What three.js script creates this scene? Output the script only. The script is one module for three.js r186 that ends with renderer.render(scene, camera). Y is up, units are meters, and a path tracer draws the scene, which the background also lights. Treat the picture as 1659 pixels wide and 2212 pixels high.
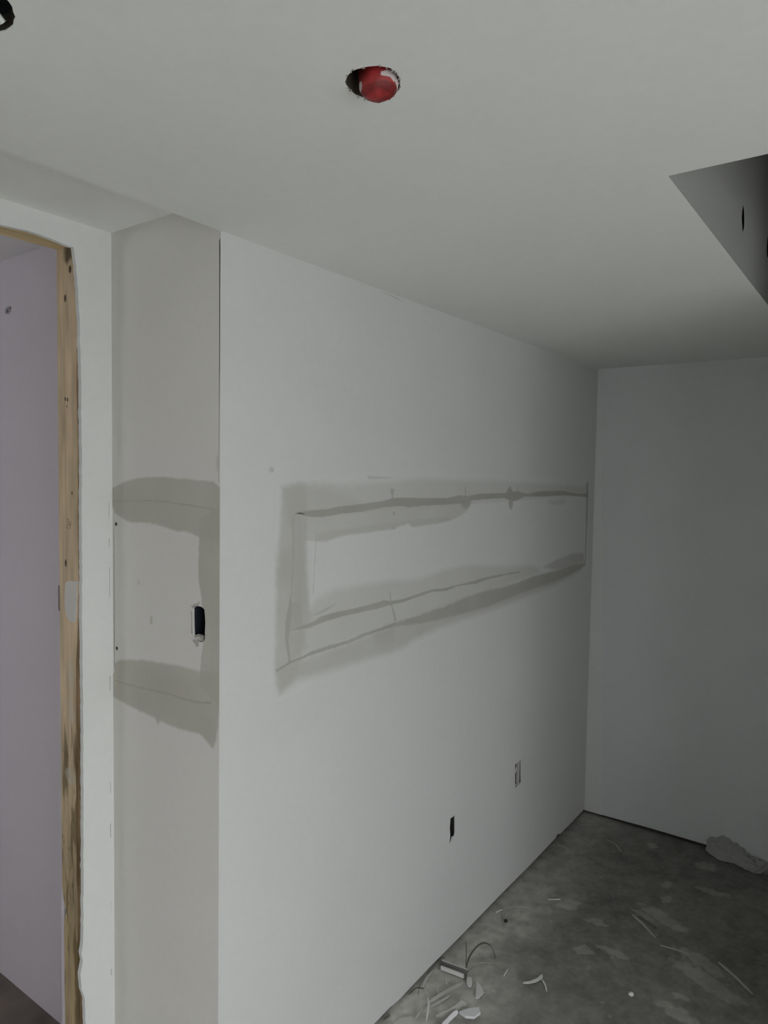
import * as THREE from 'three';
import { mergeGeometries } from 'three/addons/utils/BufferGeometryUtils.js';
import { ImprovedNoise } from 'three/addons/math/ImprovedNoise.js';

// ---------------------------------------------------------------- camera, sky, exposure
const scene = new THREE.Scene();
const camera = new THREE.PerspectiveCamera(2 * Math.atan(1106 / 1545.18) * 180 / Math.PI, 1659 / 2212, 0.05, 60);
camera.position.set(-3.32689, 1.62719, 1.18343);
camera.rotation.set(-0.0541326, -0.9436088, 0.0158950, 'YXZ');
scene.add(camera);
scene.background = new THREE.Color().setRGB(0.965, 0.985, 1.0);      // even overcast daylight
const renderer = new THREE.WebGLRenderer({ antialias: true });
renderer.toneMapping = THREE.LinearToneMapping;
renderer.toneMappingExposure = 4.8;
renderer.shadowMap.enabled = true;

// ---------------------------------------------------------------- helpers
function rng(seed) { let a = seed >>> 0; return () => { a = (a + 0x6D2B79F5) | 0; let t = Math.imul(a ^ (a >>> 15), 1 | a); t = (t + Math.imul(t ^ (t >>> 7), 61 | t)) ^ t; return ((t ^ (t >>> 14)) >>> 0) / 4294967296; }; }
const perlin = new ImprovedNoise();
const noise = (x, y, s = 0.5) => perlin.noise(x, y, s);
const fbm = (x, y, s = 0.5, n = 4) => { let a = 1, v = 0; for (let i = 0; i < n; i++) { v += a * noise(x, y, s + i * 7.3); x *= 2.03; y *= 2.03; a *= 0.5; } return v; };
const clamp = (x, a = 0, b = 1) => Math.min(b, Math.max(a, x));
const step = (a, b, x) => { const t = clamp((x - a) / (b - a)); return t * t * (3 - 2 * t); };
const mix3 = (a, b, t) => [a[0] + (b[0] - a[0]) * t, a[1] + (b[1] - a[1]) * t, a[2] + (b[2] - a[2]) * t];
const toS = (v) => Math.round(255 * clamp(v <= 0.0031308 ? v * 12.92 : 1.055 * Math.pow(v, 1 / 2.4) - 0.055));
function texture(w, h, fn, srgb = true) {          // fn(u, v) -> linear [r, g, b, a]
  const d = new Uint8Array(w * h * 4);
  for (let j = 0; j < h; j++) for (let i = 0; i < w; i++) {
    const c = fn((i + 0.5) / w, (j + 0.5) / h, i, j), k = (j * w + i) * 4;
    for (let n = 0; n < 3; n++) d[k + n] = srgb ? toS(c[n]) : Math.round(255 * clamp(c[n]));
    d[k + 3] = Math.round(255 * clamp(c[3] ?? 1));
  }
  const t = new THREE.DataTexture(d, w, h, THREE.RGBAFormat);
  t.magFilter = THREE.LinearFilter; t.minFilter = THREE.LinearMipmapLinearFilter; t.generateMipmaps = true;
  t.wrapS = t.wrapT = THREE.RepeatWrapping;
  if (srgb) t.colorSpace = THREE.SRGBColorSpace;
  t.needsUpdate = true;
  return t;
}
const used = {};
function numbered(name) { const n = used[name] = (used[name] ?? -1) + 1; return n ? name + '_' + String(n).padStart(3, '0') : name; }
function mesh(name, geo, mat, parent = scene) {
  const g = Array.isArray(geo) ? mergeGeometries(geo.map((x) => (x.index ? x.toNonIndexed() : x))) : geo;
  const m = new THREE.Mesh(g, mat); m.name = parent === scene ? numbered(name) : name;
  if (parent !== scene) { let k = 0; const has = (s) => parent.children.some((c) => c.name === s); while (has(m.name)) m.name = name + '_' + String(++k).padStart(3, '0'); }
  m.castShadow = m.receiveShadow = true; parent.add(m); return m;
}
function tag(o, label, category, group) { o.userData.label = label; o.userData.category = category; if (group) o.userData.group = group; return o; }
function struct(name, geo, mat, label, category) { const m = mesh(name, geo, mat); m.userData.kind = 'structure'; if (label) m.userData.label = label; if (category) m.userData.category = category; return m; }
function thing(name, label, category, pos = [0, 0, 0], group) { const g = new THREE.Group(); g.name = numbered(name); g.position.set(...pos); scene.add(g); return tag(g, label, category, group); }
const box = (x0, x1, y0, y1, z0, z1) => {
  const g = new THREE.BoxGeometry(x1 - x0, y1 - y0, z1 - z0); g.translate((x0 + x1) / 2, (y0 + y1) / 2, (z0 + z1) / 2);
  const p = g.attributes.position, n = g.attributes.normal, uv = g.attributes.uv;    // uv in metres
  for (let i = 0; i < p.count; i++) { const a = Math.abs(n.getX(i)), b = Math.abs(n.getY(i)); uv.setXY(i, a > 0.5 ? p.getZ(i) : p.getX(i), b > 0.5 ? p.getZ(i) : p.getY(i)); }
  return g;
};
const V2 = (a) => a.map(([x, y]) => new THREE.Vector2(x, y));
const rect = (x0, x1, y0, y1) => [[x0, y0], [x1, y0], [x1, y1], [x0, y1]];
function shapeOf(outline, holes = []) { const s = new THREE.Shape(V2(outline)); for (const h of holes) s.holes.push(new THREE.Path(V2(h))); return s; }
const solid = (outline, holes, t) => new THREE.ExtrudeGeometry(shapeOf(outline, holes), { depth: t, bevelEnabled: false, curveSegments: 12 });
const faceZ = (g, z0) => g.translate(0, 0, z0);                                                    // outline in x, y; back at z0, grows to +z
const faceX = (g, x0) => g.applyMatrix4(new THREE.Matrix4().makeBasis(new THREE.Vector3(0, 0, 1), new THREE.Vector3(0, 1, 0), new THREE.Vector3(-1, 0, 0)).setPosition(x0, 0, 0));  // outline in z, y; grows to -x
const faceY = (g, y0) => g.applyMatrix4(new THREE.Matrix4().makeBasis(new THREE.Vector3(1, 0, 0), new THREE.Vector3(0, 0, 1), new THREE.Vector3(0, -1, 0)).setPosition(0, y0, 0));   // outline in x, z; grows down
const ring = (cx, cy, rx, ry, n = 18, rough = 0, seed = 1) => { const r = rng(seed), o = []; for (let i = 0; i < n; i++) { const a = i / n * 2 * Math.PI, k = 1 + rough * (r() - 0.5); o.push([cx + rx * k * Math.cos(a), cy + ry * k * Math.sin(a)]); } return o; };

// ---------------------------------------------------------------- materials
const mottle = texture(512, 512, (u, v) => {                       // tiles: blends two noise fields
  const f = (a, b) => 0.6 * fbm(a * 3, b * 3, 1.7, 3) + 0.5 * fbm(a * 60, b * 60, 4.2, 2);
  const w = (t) => step(0.35, 0.65, Math.abs(t - 0.5) * 2), n = f(u, v) * (1 - Math.max(w(u), w(v))) + f(u + 9, v + 9) * Math.max(w(u), w(v));
  const k = 0.965 + 0.03 * n; return [k, k, k];
});
mottle.repeat.set(0.8, 0.8);
const rollerBump = texture(256, 256, (u, v) => { const r = noise(u * 40, v * 40, 3.3) * 0.5 + 0.5; const k = clamp(0.5 + 0.5 * (r - 0.5)); return [k, k, k]; }, false);
rollerBump.repeat.set(4, 4);
const lin = (r, g, b) => new THREE.Color().setRGB(r, g, b);
function paint(r, g, b, rough = 0.85) { return new THREE.MeshStandardMaterial({ color: lin(r, g, b), roughness: rough, map: mottle, bumpMap: rollerBump, bumpScale: 0.0002 }); }
const plain = (r, g, b, rough = 0.8, metal = 0) => new THREE.MeshStandardMaterial({ color: lin(r, g, b), roughness: rough, metalness: metal });
const M = {
  wall: paint(0.725, 0.73, 0.72), wallReturn: paint(0.735, 0.715, 0.68), wallDoor: paint(0.745, 0.76, 0.74), far: paint(0.76, 0.785, 0.785),
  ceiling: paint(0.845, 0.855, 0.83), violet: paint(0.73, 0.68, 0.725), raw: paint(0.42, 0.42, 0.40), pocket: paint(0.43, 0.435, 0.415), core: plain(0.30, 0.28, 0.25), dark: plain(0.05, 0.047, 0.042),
  paper: plain(0.74, 0.74, 0.72, 0.9), paperGrey: plain(0.44, 0.43, 0.40, 0.95), paperDark: plain(0.13, 0.12, 0.105, 0.95), white: plain(0.80, 0.80, 0.82, 0.8),
  plaster: plain(0.66, 0.65, 0.61, 0.95), boxBlue: plain(0.02, 0.024, 0.035, 0.5), steel: plain(0.32, 0.32, 0.31, 0.45, 0.8), ink: plain(0.03, 0.028, 0.025, 0.9),
  cable: plain(0.75, 0.78, 0.74, 0.5), green: plain(0.05, 0.3, 0.2, 0.5), mark: plain(0.17, 0.155, 0.165, 0.9),
};

// ---------------------------------------------------------------- room sizes (metres)
const H = 2.13, HR = 2.1966, L = 2.2934, D = 0.3931, T = 0.0127, TW = 0.004, X0 = -5.4, ZF = 2.9, DOOR = -2.375, DOORL = -3.28, HEAD = 2.145;

// ---------------------------------------------------------------- floor
const splotches = [[-0.985, 0.365, 0.034, 0.026, 1.07], [-0.935, 0.453, 0.062, 0.020, 1.5], [-0.63, 0.535, 0.11, 0.032, 1.95], [-0.66, 0.47, 0.05, 0.015, 1.95], [-0.151, 0.579, 0.05, 0.035, 1.2], [-0.34, 0.649, 0.065, 0.022, 1.4], [-0.89, 0.738, 0.13, 0.04, 1.95], [-0.80, 0.70, 0.10, 0.03, 1.95],
  [-1.016, 0.687, 0.028, 0.015, 1.6], [-1.092, 0.689, 0.07, 0.03, 1.8], [-0.805, 0.348, 0.04, 0.018, 1.4], [-0.499, 0.513, 0.03, 0.02, 0.3], [-0.397, 0.487, 0.03, 0.02, 0.2], [-0.118, 0.358, 0.03, 0.02, 0.3], [-0.765, 0.225, 0.05, 0.03, 0.7]];
const floorMap = texture(2048, 1024, (u, v) => {
  const x = -3.2 + u * 3.2, z = v * 1.6 - 0.2;
  let k = 0.21 + 0.06 * fbm(x * 2.2, z * 2.2, 2.2, 4) + 0.05 * fbm(x * 14, z * 14, 5.1, 3) + 0.035 * fbm(x * 48, z * 48, 8.3, 3);
  for (const [sx, sz, a, b, t] of splotches) {
    const c = Math.cos(t), s = Math.sin(t), dx = x - sx + 0.012 * fbm(x * 25, z * 25, sx, 3), dz = z - sz + 0.012 * fbm(x * 25, z * 25, sx + 3, 3);
    const p = (dx * c + dz * s) / a, q = (-dx * s + dz * c) / b;
    k += 0.115 * step(1.12, 0.72, Math.hypot(p, q) + 0.3 * fbm(x * 40, z * 40, 4, 2));
  }
  const specks = noise(x * 45, z * 45, 1.1) + 0.4 * noise(x * 19, z * 19, 6.6);
  k += 0.08 * step(0.62, 0.85, specks);
  const dust = step(0.34, 0.02, z + 0.10 * fbm(x * 4, z * 6, 3.9, 3)) * (0.35 + 0.65 * step(-0.5, -1.6, x));
  k += 0.48 * dust * (0.8 + 0.5 * fbm(x * 22, z * 22, 3, 3)) + 0.10 * step(-1.1, -1.75, x + 0.2 * fbm(x * 3, z * 3, 9.4, 3)) + 0.33 * step(-1.75, -2.3, x + 0.15 * fbm(x * 3, z * 3, 2.4, 3));  // last terms lighten unseen floor toward the camera to bounce light upward
  k -= 0.10 * step(0.012, 0.004, Math.abs((z - 0.49) - 0.0 - (x + 0.69) * -2.03) * 0.44) * step(0.05, 0.035, Math.hypot(x + 0.69, z - 0.495));
  k = Math.max(0.035, k);
  return [k * 1.02, k, k * 0.92];
});
floorMap.wrapS = floorMap.wrapT = THREE.MirroredRepeatWrapping;
const floorBump = texture(512, 512, (u, v) => { const k = 0.5 + 0.3 * fbm(u * 30, v * 30, 2.9, 4); return [k, k, k]; }, false);
{
  const g = new THREE.PlaneGeometry(-X0 + 0.1, ZF + 0.6, 54, 35); g.rotateX(-Math.PI / 2); g.translate((X0 + 0.1) / 2, 0, (ZF - 0.6) / 2 );
  const p = g.attributes.position, uv = g.attributes.uv;
  for (let i = 0; i < p.count; i++) { p.setY(i, 0.003 * fbm(p.getX(i) * 2, p.getZ(i) * 2, 4.4, 2)); uv.setXY(i, (p.getX(i) + 3.2) / 3.2, (p.getZ(i) + 0.2) / 1.6); }
  g.computeVertexNormals();
  const slab = box(X0, 0.1, -0.15, -0.004, -0.6, ZF);
  struct('floor', [g, slab], new THREE.MeshStandardMaterial({ map: floorMap, roughness: 0.92, bumpMap: floorBump, bumpScale: 0.002 }), 'bare grey concrete floor dusted with dried plaster along the wall', 'floor');
}
const hallMap = texture(256, 256, (u, v) => { const k = 0.10 + 0.03 * fbm(u * 8, v * 8, 2, 3); return [k * 1.75, k * 1.5, k * 1.3]; });
struct('floor_hall', box(X0, -2.1, -0.15, 0, -3.5, -0.5), new THREE.MeshStandardMaterial({ map: hallMap, roughness: 0.9 }), 'brown floor of the room beyond the doorway', 'floor');

// ---------------------------------------------------------------- ceiling
const wellX = [-2.064, -0.15], wellZ = [0.8424, 1.26];
const hole1 = [[-2.591, 0.577], [-2.600, 0.588], [-2.607, 0.601], [-2.606, 0.609], [-2.603, 0.623], [-2.597, 0.635], [-2.585, 0.644], [-2.571, 0.645], [-2.556, 0.639], [-2.540, 0.628], [-2.529, 0.611], [-2.527, 0.600], [-2.532, 0.586], [-2.541, 0.577], [-2.549, 0.572], [-2.559, 0.569], [-2.571, 0.570], [-2.583, 0.573]];
const hole2 = ring(-2.953, 0.331, 0.0556, 0.0556, 40, 0.05, 5);
struct('ceiling', [
  faceY(solid(rect(X0, 0.1, 0, ZF + 0.1), [hole1, hole2, rect(wellX[0], wellX[1], wellZ[0], wellZ[1])], T), H + T),
  box(X0, -L, H + T, HR + 0.004, 0, 0.02),
], M.ceiling, 'smooth off-white plastered ceiling with two round cut-outs', 'ceiling');
struct('ceiling_recess', box(X0, -L + 0.05, HR, HR + T, -D - 0.11, 0.0), M.ceiling, 'strip of slightly higher ceiling in front of the doorway', 'ceiling');
struct('roof', box(X0 - 0.2, 0.3, 2.86, 3.0, -3.7, ZF + 0.2), M.dark);
// the well: a higher pocket in the ceiling with a shaded side wall
const slot1 = [[-1.412, 2.287], [-1.407, 2.281], [-1.398, 2.276], [-1.391, 2.262], [-1.388, 2.243], [-1.392, 2.232], [-1.400, 2.225], [-1.404, 2.215], [-1.412, 2.223], [-1.420, 2.236], [-1.426, 2.249], [-1.424, 2.262], [-1.421, 2.274]];
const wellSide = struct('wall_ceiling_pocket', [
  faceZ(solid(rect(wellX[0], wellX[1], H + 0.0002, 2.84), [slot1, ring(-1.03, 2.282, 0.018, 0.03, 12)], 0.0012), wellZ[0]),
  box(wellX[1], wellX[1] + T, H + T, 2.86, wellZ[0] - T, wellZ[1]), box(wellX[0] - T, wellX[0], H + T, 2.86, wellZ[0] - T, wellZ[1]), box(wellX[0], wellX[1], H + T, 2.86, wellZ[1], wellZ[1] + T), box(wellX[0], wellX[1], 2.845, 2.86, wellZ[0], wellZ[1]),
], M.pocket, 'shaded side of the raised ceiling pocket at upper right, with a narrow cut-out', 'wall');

// ---------------------------------------------------------------- long partition wall with the patched frame
const holeL = [[-1.285, 0.471], [-1.270, 0.470], [-1.255, 0.473], [-1.253, 0.440], [-1.252, 0.406], [-1.258, 0.398], [-1.268, 0.402], [-1.276, 0.390], [-1.290, 0.384], [-1.286, 0.400], [-1.284, 0.412], [-1.288, 0.440]];
const holeR = [[-0.790, 0.494], [-0.736, 0.499], [-0.730, 0.402], [-0.757, 0.400], [-0.785, 0.396]];
const crackA = [[-0.0052, 1.60], [-0.0040, 1.60], [-0.0022, 1.85], [-0.0022, 2.10], [-0.0030, 2.118], [-0.0058, 2.112], [-0.0050, 1.95], [-0.0046, 1.75]];
const wallB = struct('wall_back', [box(-L, -L + 0.0062, 0.012, H, -0.0008, 0).toNonIndexed(), faceZ(solid([[-L + 0.006, 0.014], [-1.62, 0.018], [-1.58, 0.013], [-1.40, 0.017], [-1.2, 0.015], [-0.9, 0.017], [-0.62, 0.014], [-0.35, 0.017], [-0.335, 0.026], [-0.31, 0.020], [-0.30, 0.014], [0, 0.015], [0, H], [-L + 0.006, H]], [holeL, holeR], TW), -TW).toNonIndexed()], M.wall, 'long white drywall partition with a mud-taped rectangular patch', 'wall');
struct('partition_framing', [box(-2.27, 0.1, 0, 2.86, -0.37, -0.1), box(-2.275, 0, -0.01, 0.04, -0.1, -0.012)], M.dark);
// ---------------------------------------------------------------- return at the wall's end
const holeA = [[-0.088, 1.318], [-0.083, 1.324], [-0.069, 1.3265], [-0.060, 1.326], [-0.050, 1.322], [-0.048, 1.308], [-0.0465, 1.293], [-0.048, 1.269], [-0.047, 1.258], [-0.051, 1.251], [-0.060, 1.2465], [-0.066, 1.248], [-0.070, 1.243], [-0.079, 1.252], [-0.086, 1.257], [-0.0875, 1.279]];
const slitA = [[-0.3890, 1.130], [-0.3872, 1.130], [-0.3860, 1.25], [-0.3862, 1.42], [-0.3868, 1.52], [-0.3878, 1.52], [-0.3884, 1.40], [-0.3888, 1.25]];
const wallA = struct('wall_return', faceX(solid([[-D, 0.012], [-0.0009, 0.012], [-0.0009, HR], [-D, HR]], [holeA, slitA, crackA, ring(-0.379, 1.492, 0.0058, 0.0050, 12), ring(-0.378, 1.183, 0.0058, 0.0050, 12)], TW), -L + TW), M.wallReturn, 'narrow end face of the partition with a mud-taped patch', 'wall');
// ---------------------------------------------------------------- doorway wall
const rd = rng(11);
const edge = [];
for (const [x, y] of [[-2.375, 0.012], [-2.374, 0.256], [-2.376, 0.319], [-2.384, 0.35], [-2.386, 0.39], [-2.381, 0.42], [-2.3835, 0.442], [-2.379, 0.47], [-2.3765, 0.625], [-2.376, 0.80], [-2.3755, 0.97], [-2.3745, 1.10], [-2.3765, 1.309], [-2.375, 1.45], [-2.3745, 1.596], [-2.374, 1.749], [-2.374, 1.857], [-2.376, 1.964], [-2.380, 2.028], [-2.382, 2.07], [-2.386, 2.111], [-2.391, 2.138]]) {
  const n = edge.length ? Math.max(1, Math.round((y - edge[edge.length - 1][1]) / 0.012)) : 1, a = edge[edge.length - 1] ?? [x, y];
  for (let i = 1; i <= n; i++) edge.push([a[0] + (x - a[0]) * i / n + (rd() - 0.5) * (y > 1.9 ? 0.004 : 0.0018), a[1] + (y - a[1]) * i / n]);
}
const headEdge = []; for (let x = -2.40; x > DOORL; x -= 0.02) headEdge.push([x, HEAD - 0.004 + 0.006 * fbm(x * 9, 1.1, 2.2, 3)]);
const slitsC = [[1.545, 1.505], [1.454, 1.435], [1.385, 1.31], [1.113, 1.075], [0.843, 0.814], [0.736, 0.70], [0.533, 0.503], [0.357, 0.339]].map(([a, b], i) => rect(-2.3030 - (i % 2) * 0.0004, -2.3021, b, a));
const wallC = struct('wall_doorway', [
  faceZ(solid([[-L + 0.0003, 0.012], [-L + 0.0003, HR], [X0, HR], [X0, 0.012], [DOORL, 0.012], [DOORL, HEAD], ...headEdge.reverse(), ...edge.reverse()], slitsC, T), -D - T),
  box(DOOR + 0.045, -2.255, 0, 2.86, -0.495, -D - T - 0.004), box(X0, DOORL - 0.04, 0, 2.86, -0.495, -D - T - 0.004), box(DOORL - 0.04, DOOR + 0.045, 2.20, 2.86, -0.495, -D - T - 0.004),
  ], M.wallDoor, 'white drywall beside the rough door opening with a torn edge', 'wall');
// back sheet of that wall, seen edge-on past the stud
const sheet = struct('wall_hall_side', [box(DOOR + 0.006, -2.24, 0, 2.86, -0.509, -0.4955), box(DOORL - 0.3, DOOR + 0.006, 2.165, 2.86, -0.509, -0.4955), box(X0, DOORL, 0, 2.86, -0.509, -0.4955)], M.violet, 'pale violet drywall edge behind the door stud', 'wall');
// ---------------------------------------------------------------- far wall and the unseen rest of the rooms
struct('wall_far', faceX(solid([[-0.02, 0.015], [0.10, 0.013], [0.30, 0.018], [0.55, 0.018], [0.8, 0.014], [ZF, 0.012], [ZF, H], [-0.02, H]], [], T), T), M.far, 'dim grey far wall at the right', 'wall');
struct('far_framing', [box(T + 0.001, 0.2, -0.01, 2.86, -0.4, ZF)], M.dark);
const winX = [-4.6, -2.2], winY = [0.25, 1.74];
struct('wall_front', [box(X0, winX[0], 0, 2.86, ZF, ZF + 0.15), box(winX[1], 0.2, 0, 2.86, ZF, ZF + 0.15), box(winX[0], winX[1], winY[1], 2.86, ZF, ZF + 0.15), box(winX[0], winX[1], -0.1, winY[0], ZF, ZF + 0.15)], M.wall);
struct('wall_left', [box(X0 - 0.15, X0, 0, 2.86, -0.6, ZF + 0.15)], M.wall);
struct('window_1', [box(winX[0], winX[0] + 0.05, winY[0], winY[1], ZF + 0.03, ZF + 0.1), box(winX[1] - 0.05, winX[1], winY[0], winY[1], ZF + 0.03, ZF + 0.1), box(winX[0] + 0.05, winX[1] - 0.05, winY[1] - 0.05, winY[1], ZF + 0.03, ZF + 0.1), box(winX[0] + 0.05, winX[1] - 0.05, winY[0], winY[0] + 0.04, ZF + 0.03, ZF + 0.1)], M.white);
struct('ground', box(-40, 40, -0.4, -0.2, -40, 40), plain(0.78, 0.78, 0.77, 0.95));
struct('wall_right_blocker', box(-1.47, 0.0, 0, H + T, 1.27, 1.40), M.raw);  // unseen partition, placed and darkened to keep light off the far wall
// hall beyond the doorway
struct('wall_hall', box(-2.24, -2.1, 0, 2.86, -3.5, -0.5), M.violet, 'pale violet wall of the room seen through the doorway', 'wall');
struct('ceiling_hall', box(X0, -2.1, 2.245, 2.26, -3.5, -0.495), paint(0.87, 0.845, 0.87), 'ceiling of the room beyond the doorway', 'ceiling');
const hwZ = [-2.75, -1.6], hwY = [1.05, 2.0];
struct('wall_hall_left', [box(X0 - 0.15, X0, 0, 2.86, -3.6, hwZ[0]), box(X0 - 0.15, X0, 0, 2.86, hwZ[1], -0.5), box(X0 - 0.15, X0, hwY[1], 2.86, hwZ[0], hwZ[1]), box(X0 - 0.15, X0, 0, hwY[0], hwZ[0], hwZ[1])], M.violet);
struct('wall_hall_back', box(X0 - 0.15, -2.1, 0, 2.86, -3.65, -3.5), M.violet);

// ---------------------------------------------------------------- joint compound: soft-edged smears of mud over taped seams
const sd = (px, py, P) => {                                     // signed distance to a polygon, negative inside
  let d = 1e9, s = 1;
  for (let i = 0, j = P.length - 1; i < P.length; j = i++) {
    const ex = P[j][0] - P[i][0], ey = P[j][1] - P[i][1], wx = px - P[i][0], wy = py - P[i][1], t = clamp((wx * ex + wy * ey) / (ex * ex + ey * ey + 1e-12));
    d = Math.min(d, (wx - ex * t) ** 2 + (wy - ey * t) ** 2);
    const a = py >= P[i][1], b = py < P[j][1], c = ex * wy > ey * wx;
    if ((a && b && c) || (!a && !b && !c)) s = -s;
  }
  return s * Math.sqrt(d);
};
function mudTexture(w, h, x0, x1, y0, y1, layers, bare, tint = [1, 1, 1]) {             // layers: [polygon, softness, strength, tone]
  const boxes = layers.map(([P, soft]) => [Math.min(...P.map((p) => p[0])) - soft - 0.01, Math.max(...P.map((p) => p[0])) + soft + 0.01, Math.min(...P.map((p) => p[1])) - soft - 0.01, Math.max(...P.map((p) => p[1])) + soft + 0.01]);
  const thin = [0.55, 0.548, 0.508], wet = [0.36, 0.355, 0.32];
  return texture(w, h, (u, v) => {
    const x = x0 + (x1 - x0) * u, y = y0 + (y1 - y0) * v, nx = 0.003 * fbm(x * 60, y * 60, 1.3, 2);
    let a = 0, tone = 0;
    layers.forEach(([P, soft, k, t], i) => {
      const b = boxes[i]; if (x < b[0] || x > b[1] || y < b[2] || y > b[3]) return;
      const m = step(soft, -soft, sd(x, y, P) + nx * Math.min(1, 0.3 + soft * 60)) * k * (0.92 + 0.16 * fbm(x * 7, y * 7, i, 2));
      if (m <= 0) return;
      tone = (tone * a * (1 - m) + t * m) / Math.max(1e-6, a * (1 - m) + m); a = a * (1 - m) + m;
    });
    const c = mix3(thin, wet, clamp(tone + 0.06 * fbm(x * 9, y * 14, 3.3, 3))), g = 1 + 0.03 * noise(x * 120, y * 120, 6);
    return mix3(bare, [c[0] * g * tint[0], c[1] * g * tint[1], c[2] * g * tint[2]], a);
  });
}
const plate = (outline, holes, x0, x1, y0, y1, t) => { const g = solid(outline, holes, t), uv = g.attributes.uv, p = g.attributes.position; for (let i = 0; i < uv.count; i++) uv.setXY(i, (p.getX(i) - x0) / (x1 - x0), (p.getY(i) - y0) / (y1 - y0)); return g; };
const mudMat = (map) => { map.wrapS = map.wrapT = THREE.ClampToEdgeWrapping; return new THREE.MeshStandardMaterial({ map, roughness: 0.85, bumpMap: rollerBump, bumpScale: 0.0001 }); };
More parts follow.
